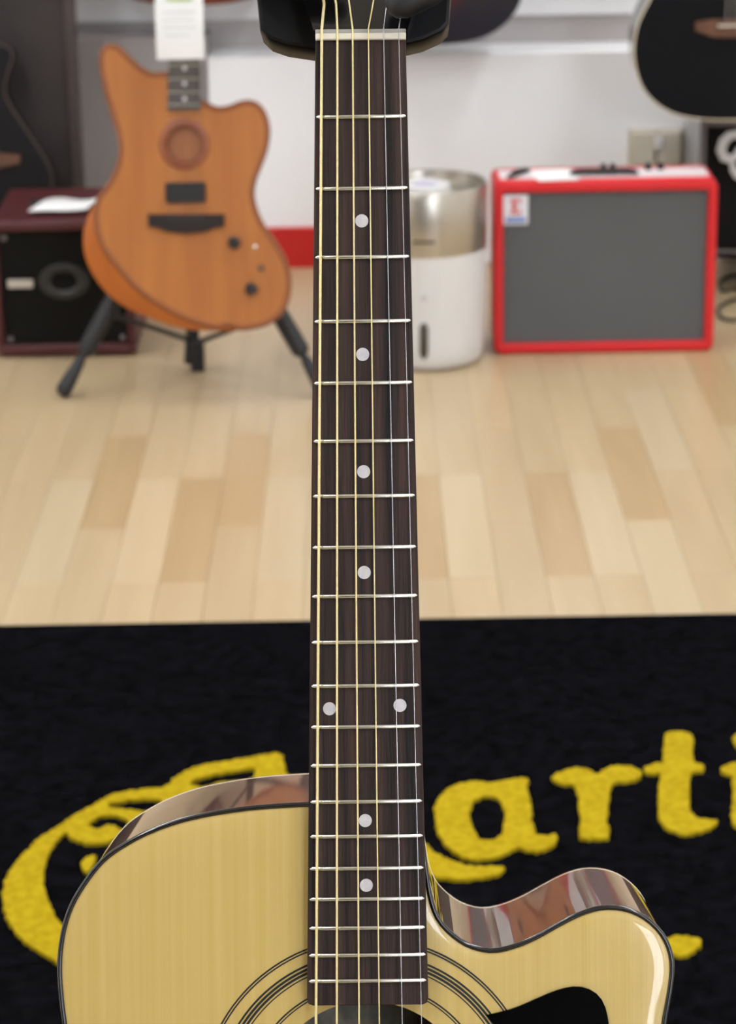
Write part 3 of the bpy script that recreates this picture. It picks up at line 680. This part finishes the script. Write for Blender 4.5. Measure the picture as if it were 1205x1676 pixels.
def on_h(px, py, rad):
    d = ray(px, py); ox = CAM.x-hp.x; oy = CAM.y-yh; a = d.x**2+d.y**2; b = 2*(ox*d.x+oy*d.y); c = ox*ox+oy*oy-rad*rad
    t = (-b-math.sqrt(b*b-4*a*c))/(2*a); p = CAM+d*t; return Vector((p.x-hp.x, p.y-yh, p.z))
w0, w1 = on_h(694, 533, r1*.985), on_h(694, 584, r1*.97)
MB().tube([w1+Vector((0,.003,-.004)), w1+Vector((0,.002,.004)), w0+Vector((0,.002,-.004)), w0+Vector((0,.003,.004))], [.003,.0075,.0075,.003], 12).build('water_window', m_smoke, hu, smooth=50)
w2 = on_h(694, 488, r1*.985); MB().lathe([(.006,0),(.006,.0015),(.003,.002)], 16, Matrix.Translation(w2) @ Rx90).build('power_button', mat('pale_grey_button', (196,194,194), .4), hu)
c0, c1 = on_h(676, 397, r1*1.01), on_h(712, 397, r1*1.01)
MB().tube([c0, on_h(685,397,r1*1.012), on_h(700,397,r1*1.012), c1], .0022, 6).build('name_strip', m_smoke, hu)

# ------------------------------------------------------------ red combo amplifier
ra0, ra1 = ground(810, 583), ground(1168, 574); yr_ = (ra0.y+ra1.y)/2
xl_, xr_ = at(809, 440, yr_).x, at(1172, 440, yr_).x
ra = empty('amplifier', loc=((xl_+xr_)/2, yr_, 0)); tag(ra, 'red tolex combo amplifier with grey grille cloth beside the humidifier', 'amplifier')
hw = (xr_-xl_)/2; ht = at(990, 297, yr_).z; dp = .135; tk = .0165
zg0 = at(990, 561, yr_).z; zg1 = at(990, 314, yr_).z
me = poly([rrect(-hw, .0015, hw, ht, .014), rrect(-hw+tk, zg0, hw-tk, zg1, .003)], -dp, 0, bevel=.004); me.transform(Rx90)
obj('cabinet', me, m_redtolex, ra, smooth=40)
MB().box((-hw+tk-.002,dp-.02,zg0-.002),(hw-tk+.002,dp-.008,zg1+.002)).build('rear_panel', m_blackcloth, ra)
MB().box((-hw+tk,.010,zg0),(hw-tk,.02,zg1)).build('grille', m_grille, ra)
MB().box((-hw+.012,.03,ht-.002),(hw-.012,dp-.03,ht+.0015)).build('control_panel', mat('white_control_panel', (226,214,214), .4), ra)
q0 = Fp(824, 369, yr_, ra); q1 = Fp(865, 320, yr_, ra)
bg = MB().box((q0[0],.003,q0[1]),(q1[0],.010,q1[1])).build('badge', mat('badge_white', (220,220,226), .5), ra, bevel=.001)
def stroke(loop, m_, par, y, th=.0008, nm='badge_print'):
    me = poly([[Vector(p) for p in loop]], 0, th); me.transform(Matrix.Translation((0,y,0)) @ Rx90); return obj(nm, me, m_, par)
bw, bh = q1[0]-q0[0], q1[1]-q0[1]
ec = lambda u, v: (q0[0]+bw*u, q0[1]+bh*v, 0)
stroke([ec(*p) for p in ((.28,.36),(.70,.36),(.74,.5),(.66,.5),(.62,.44),(.48,.44),(.48,.58),(.62,.58),(.62,.66),(.48,.66),(.48,.8),(.62,.8),(.66,.74),(.74,.74),(.70,.88),(.28,.88),(.28,.82),(.35,.8),(.35,.44),(.28,.42))], m_redprint, bg, .003)
stroke([ec(*p) for p in ((.1,.08),(.9,.08),(.9,.26),(.1,.26))], mat('blue_print', (120,140,190), .6), bg, .003)
MB().tube([(-.058,.05,ht-.001),(-.054,.05,ht+.006),(-.04,.05,ht+.0085),(.04,.05,ht+.0085),(.054,.05,ht+.006),(.058,.05,ht-.001)], .009, 10, flat=.6, nrm=(0,0,1)).build('handle', m_rubber, ra, smooth=50)
for px in (1058, 1078, 985, 1000):
    x = at(px, 285, yr_+.12).x-ra.location.x; MB().lathe([(.006,0),(.006,.003),(.0045,.012),(.001,.0125)], 18, Matrix.Translation((x,.09,ht+.001))).build('control_knob', m_blackplastic, ra, smooth=40)
x = at(848, 285, yr_+.06).x-ra.location.x
MB().tube([(x-.018,.03,ht+.004),(x-.006,.05,ht+.007),(x+.01,.075,ht+.007),(x+.02,.095,ht+.004)], [.005,.008,.008,.005], 10, flat=.6, nrm=(0,0,1)).build('strap_end', m_rubber, ra, smooth=50)
for sx in (-1,1):
    for yy in (.03, dp-.03): MB().lathe([(.009,0),(.011,.003)], 14, Matrix.Translation((sx*(hw-.03),yy,0))).build('rubber_foot', m_rubber, ra)
cp = at(906, 294, yr_+.05)
pm = MB().box((-.036,-.055,0),(.036,.04,.0012)); rp2 = pm.build('paper_sheet', m_paper, None, loc=(cp.x, yr_+.06, ht+.0018)); rp2.rotation_euler.z = .12
tag(rp2, 'small white paper sheet lying on the red amplifier', 'paper')

# ------------------------------------------------------------ wall socket box behind the red amplifier
so_ = at(1075, 243, WF-.02); hwx = (at(1119,243,WF).x-at(1031,243,WF).x)/2; hz = (at(1075,212,WF).z-at(1075,274,WF).z)/2
sk = empty('wall_socket', loc=(so_.x, WF, so_.z)); tag(sk, 'beige double wall socket above the red amplifier', 'wall socket')
MB().box((-hwx,-.008,-hz),(hwx,0,hz)).build('back_plate', m_beige, sk, bevel=.002)
MB().box((-hwx+.005,-.024,-hz+.005),(-.002,-.008,hz-.005)).build('socket', m_beige, sk, bevel=.003)
MB().box((.002,-.024,-hz+.005),(hwx-.005,-.008,hz-.005)).build('socket', m_beige, sk, bevel=.003)
MB().box((-.004,-.032,.0),(.012,-.024,hz*.62)).build('plug', m_whiteplastic, sk, bevel=.003)

# ------------------------------------------------------------ black speaker cabinet at the right edge
yc = 4.74
c0_ = at(1144, 300, yc); zb0 = at(1180, 423, yc).z; zt0 = at(1180, 150, yc).z
sp = empty('speaker_cabinet', loc=(c0_.x, yc, 0)); sp.rotation_euler.z = math.radians(-8); tag(sp, 'black speaker cabinet with white script logo behind the red amplifier', 'amplifier')
wsp = .46; zgb = at(1180, 408, yc).z; zgt = at(1180, 206, yc).z; tr_ = .012
MB().box((0,.012,zb0),(wsp,.27,zt0)).build('cabinet', m_blackcloth, sp, bevel=.004)
MB().box((tr_,.004,zgb),(wsp-tr_,.012,zgt)).build('grille', m_blackcloth, sp)
MB().box((0,0,zgb-.006),(tr_,.012,zgt+.012)).box((wsp-tr_,0,zgb-.006),(wsp,.012,zgt+.012)).box((tr_,0,zgt),(wsp-tr_,.012,zgt+.012)).box((tr_,0,zgb-.006),(wsp-tr_,.012,zgb)).build('trim', m_grey, sp, bevel=.001)
lp = [Fp(x, y, yc, sp) for x, y in ((1214,224),(1206,218),(1194,221),(1184,231),(1180,245),(1185,257),(1196,260),(1206,252),(1210,240))]
MB().tube([(x,.0,z) for x, z in lp], [.006,.008,.009,.0095,.0095,.0095,.009,.007,.005], 10, flat=.4, nrm=(0,1,0)).build('script_logo', m_whiteplastic, sp, smooth=60)
lp = [Fp(x, y, yc, sp) for x, y in ((1198,266),(1200,276),(1206,285),(1216,290),(1230,286),(1246,262),(1262,240))]
MB().tube([(x,.0,z) for x, z in lp], [.005,.007,.008,.008,.007,.006,.005], 10, flat=.4, nrm=(0,1,0)).build('script_logo', m_whiteplastic, sp, smooth=60)
for xx in (.10, wsp-.06):
    for yy in (.09, .2): MB().box((xx,yy,0),(xx+.03,yy+.03,zb0+.002)).build('foot', m_rubber, sp, bevel=.003)
# cable on the floor
cps = [(1300,470),(1230,452),(1195,452),(1178,462),(1184,476),(1205,472),(1222,486),(1196,492),(1176,505),(1182,520),(1205,524),(1240,518),(1300,505)]
cl = spline([ground(x, y, .004) for x, y in cps], 90)
tag(MB().tube(cl, .0032, 8).build('cable', m_rubber, None, smooth=60), 'thin dark cable coiled on the floor right of the red amplifier', 'cable')

# ------------------------------------------------------------ guitars hanging on the back wall
m_burst = mat('sunburst_top', (12,10,14), .3, coat=.5)
nt = m_burst.node_tree; N = nt.nodes; L = nt.links
tc = N.new('ShaderNodeTexCoord'); mp = N.new('ShaderNodeMapping'); mp.inputs['Location'].default_value = (0,-.62,0); mp.inputs['Scale'].default_value = (4.6,3.9,0)
gr = N.new('ShaderNodeTexGradient'); gr.gradient_type = 'SPHERICAL'; rp3 = N.new('ShaderNodeValToRGB')
rp3.color_ramp.elements[0].color = lin((26,24,36)); rp3.color_ramp.elements[0].position = .5
rp3.color_ramp.elements[1].color = lin((120,40,30)); rp3.color_ramp.elements[1].position = 1.0
L.new(tc.outputs['Object'], mp.inputs[0]); L.new(mp.outputs[0], gr.inputs[0]); L.new(gr.outputs[0], rp3.inputs[0]); L.new(rp3.outputs[0], N['Principled BSDF'].inputs['Base Color'])
def hang(px, py, Y, s, label, m_top, m_side, m_bind, yaw=0.0):
    Mx = lean_frame(px, py, Y, -2.5, yaw)
    e, ny_ = make_guitar('acoustic_guitar', label, Mx, HALF, s, m_top, m_side, m_bind)
    tip = Mx @ Vector((0, ny_+.01, -.02))
    h = empty('wall_hanger', loc=(tip.x, YW-.06, tip.z)); tag(h, 'black wall hanger gripping the ' + label.split(' hanging')[0], 'hanger', 'wall guitar hangers')
    yy = tip.y-(YW-.06)
    MB().box((-.03,-.012,-.05),(.03,0,.05)).build('back_plate', m_brown, h, bevel=.003)
    MB().tube([(0,-.005,0),(0,yy-.015,0)], .006, 10).build('arm', m_blacksatin, h)
    for s_ in (-1,1): MB().tube([(0,yy-.01,0),(s_*.032,yy-.01,.0),(s_*.034,yy+.0,.0),(s_*.034,yy+.05,.004)], .006, 10).build('prong', m_rubber, h)
hang(697, 72, 4.93, .98, 'dark sunburst acoustic guitar hanging behind the foreground headstock', m_burst, m_maho, m_black)
hang(318, 7, 4.96, .98, 'reddish-brown acoustic guitar hanging above the honey-coloured guitar', mat('brown_top', (112,52,34), .3, coat=.5), m_maho, m_brown)
hang(1205, 196, 4.58, .965, 'black acoustic guitar with cream edge hanging at the right edge', m_blackgloss, m_black, m_cream)
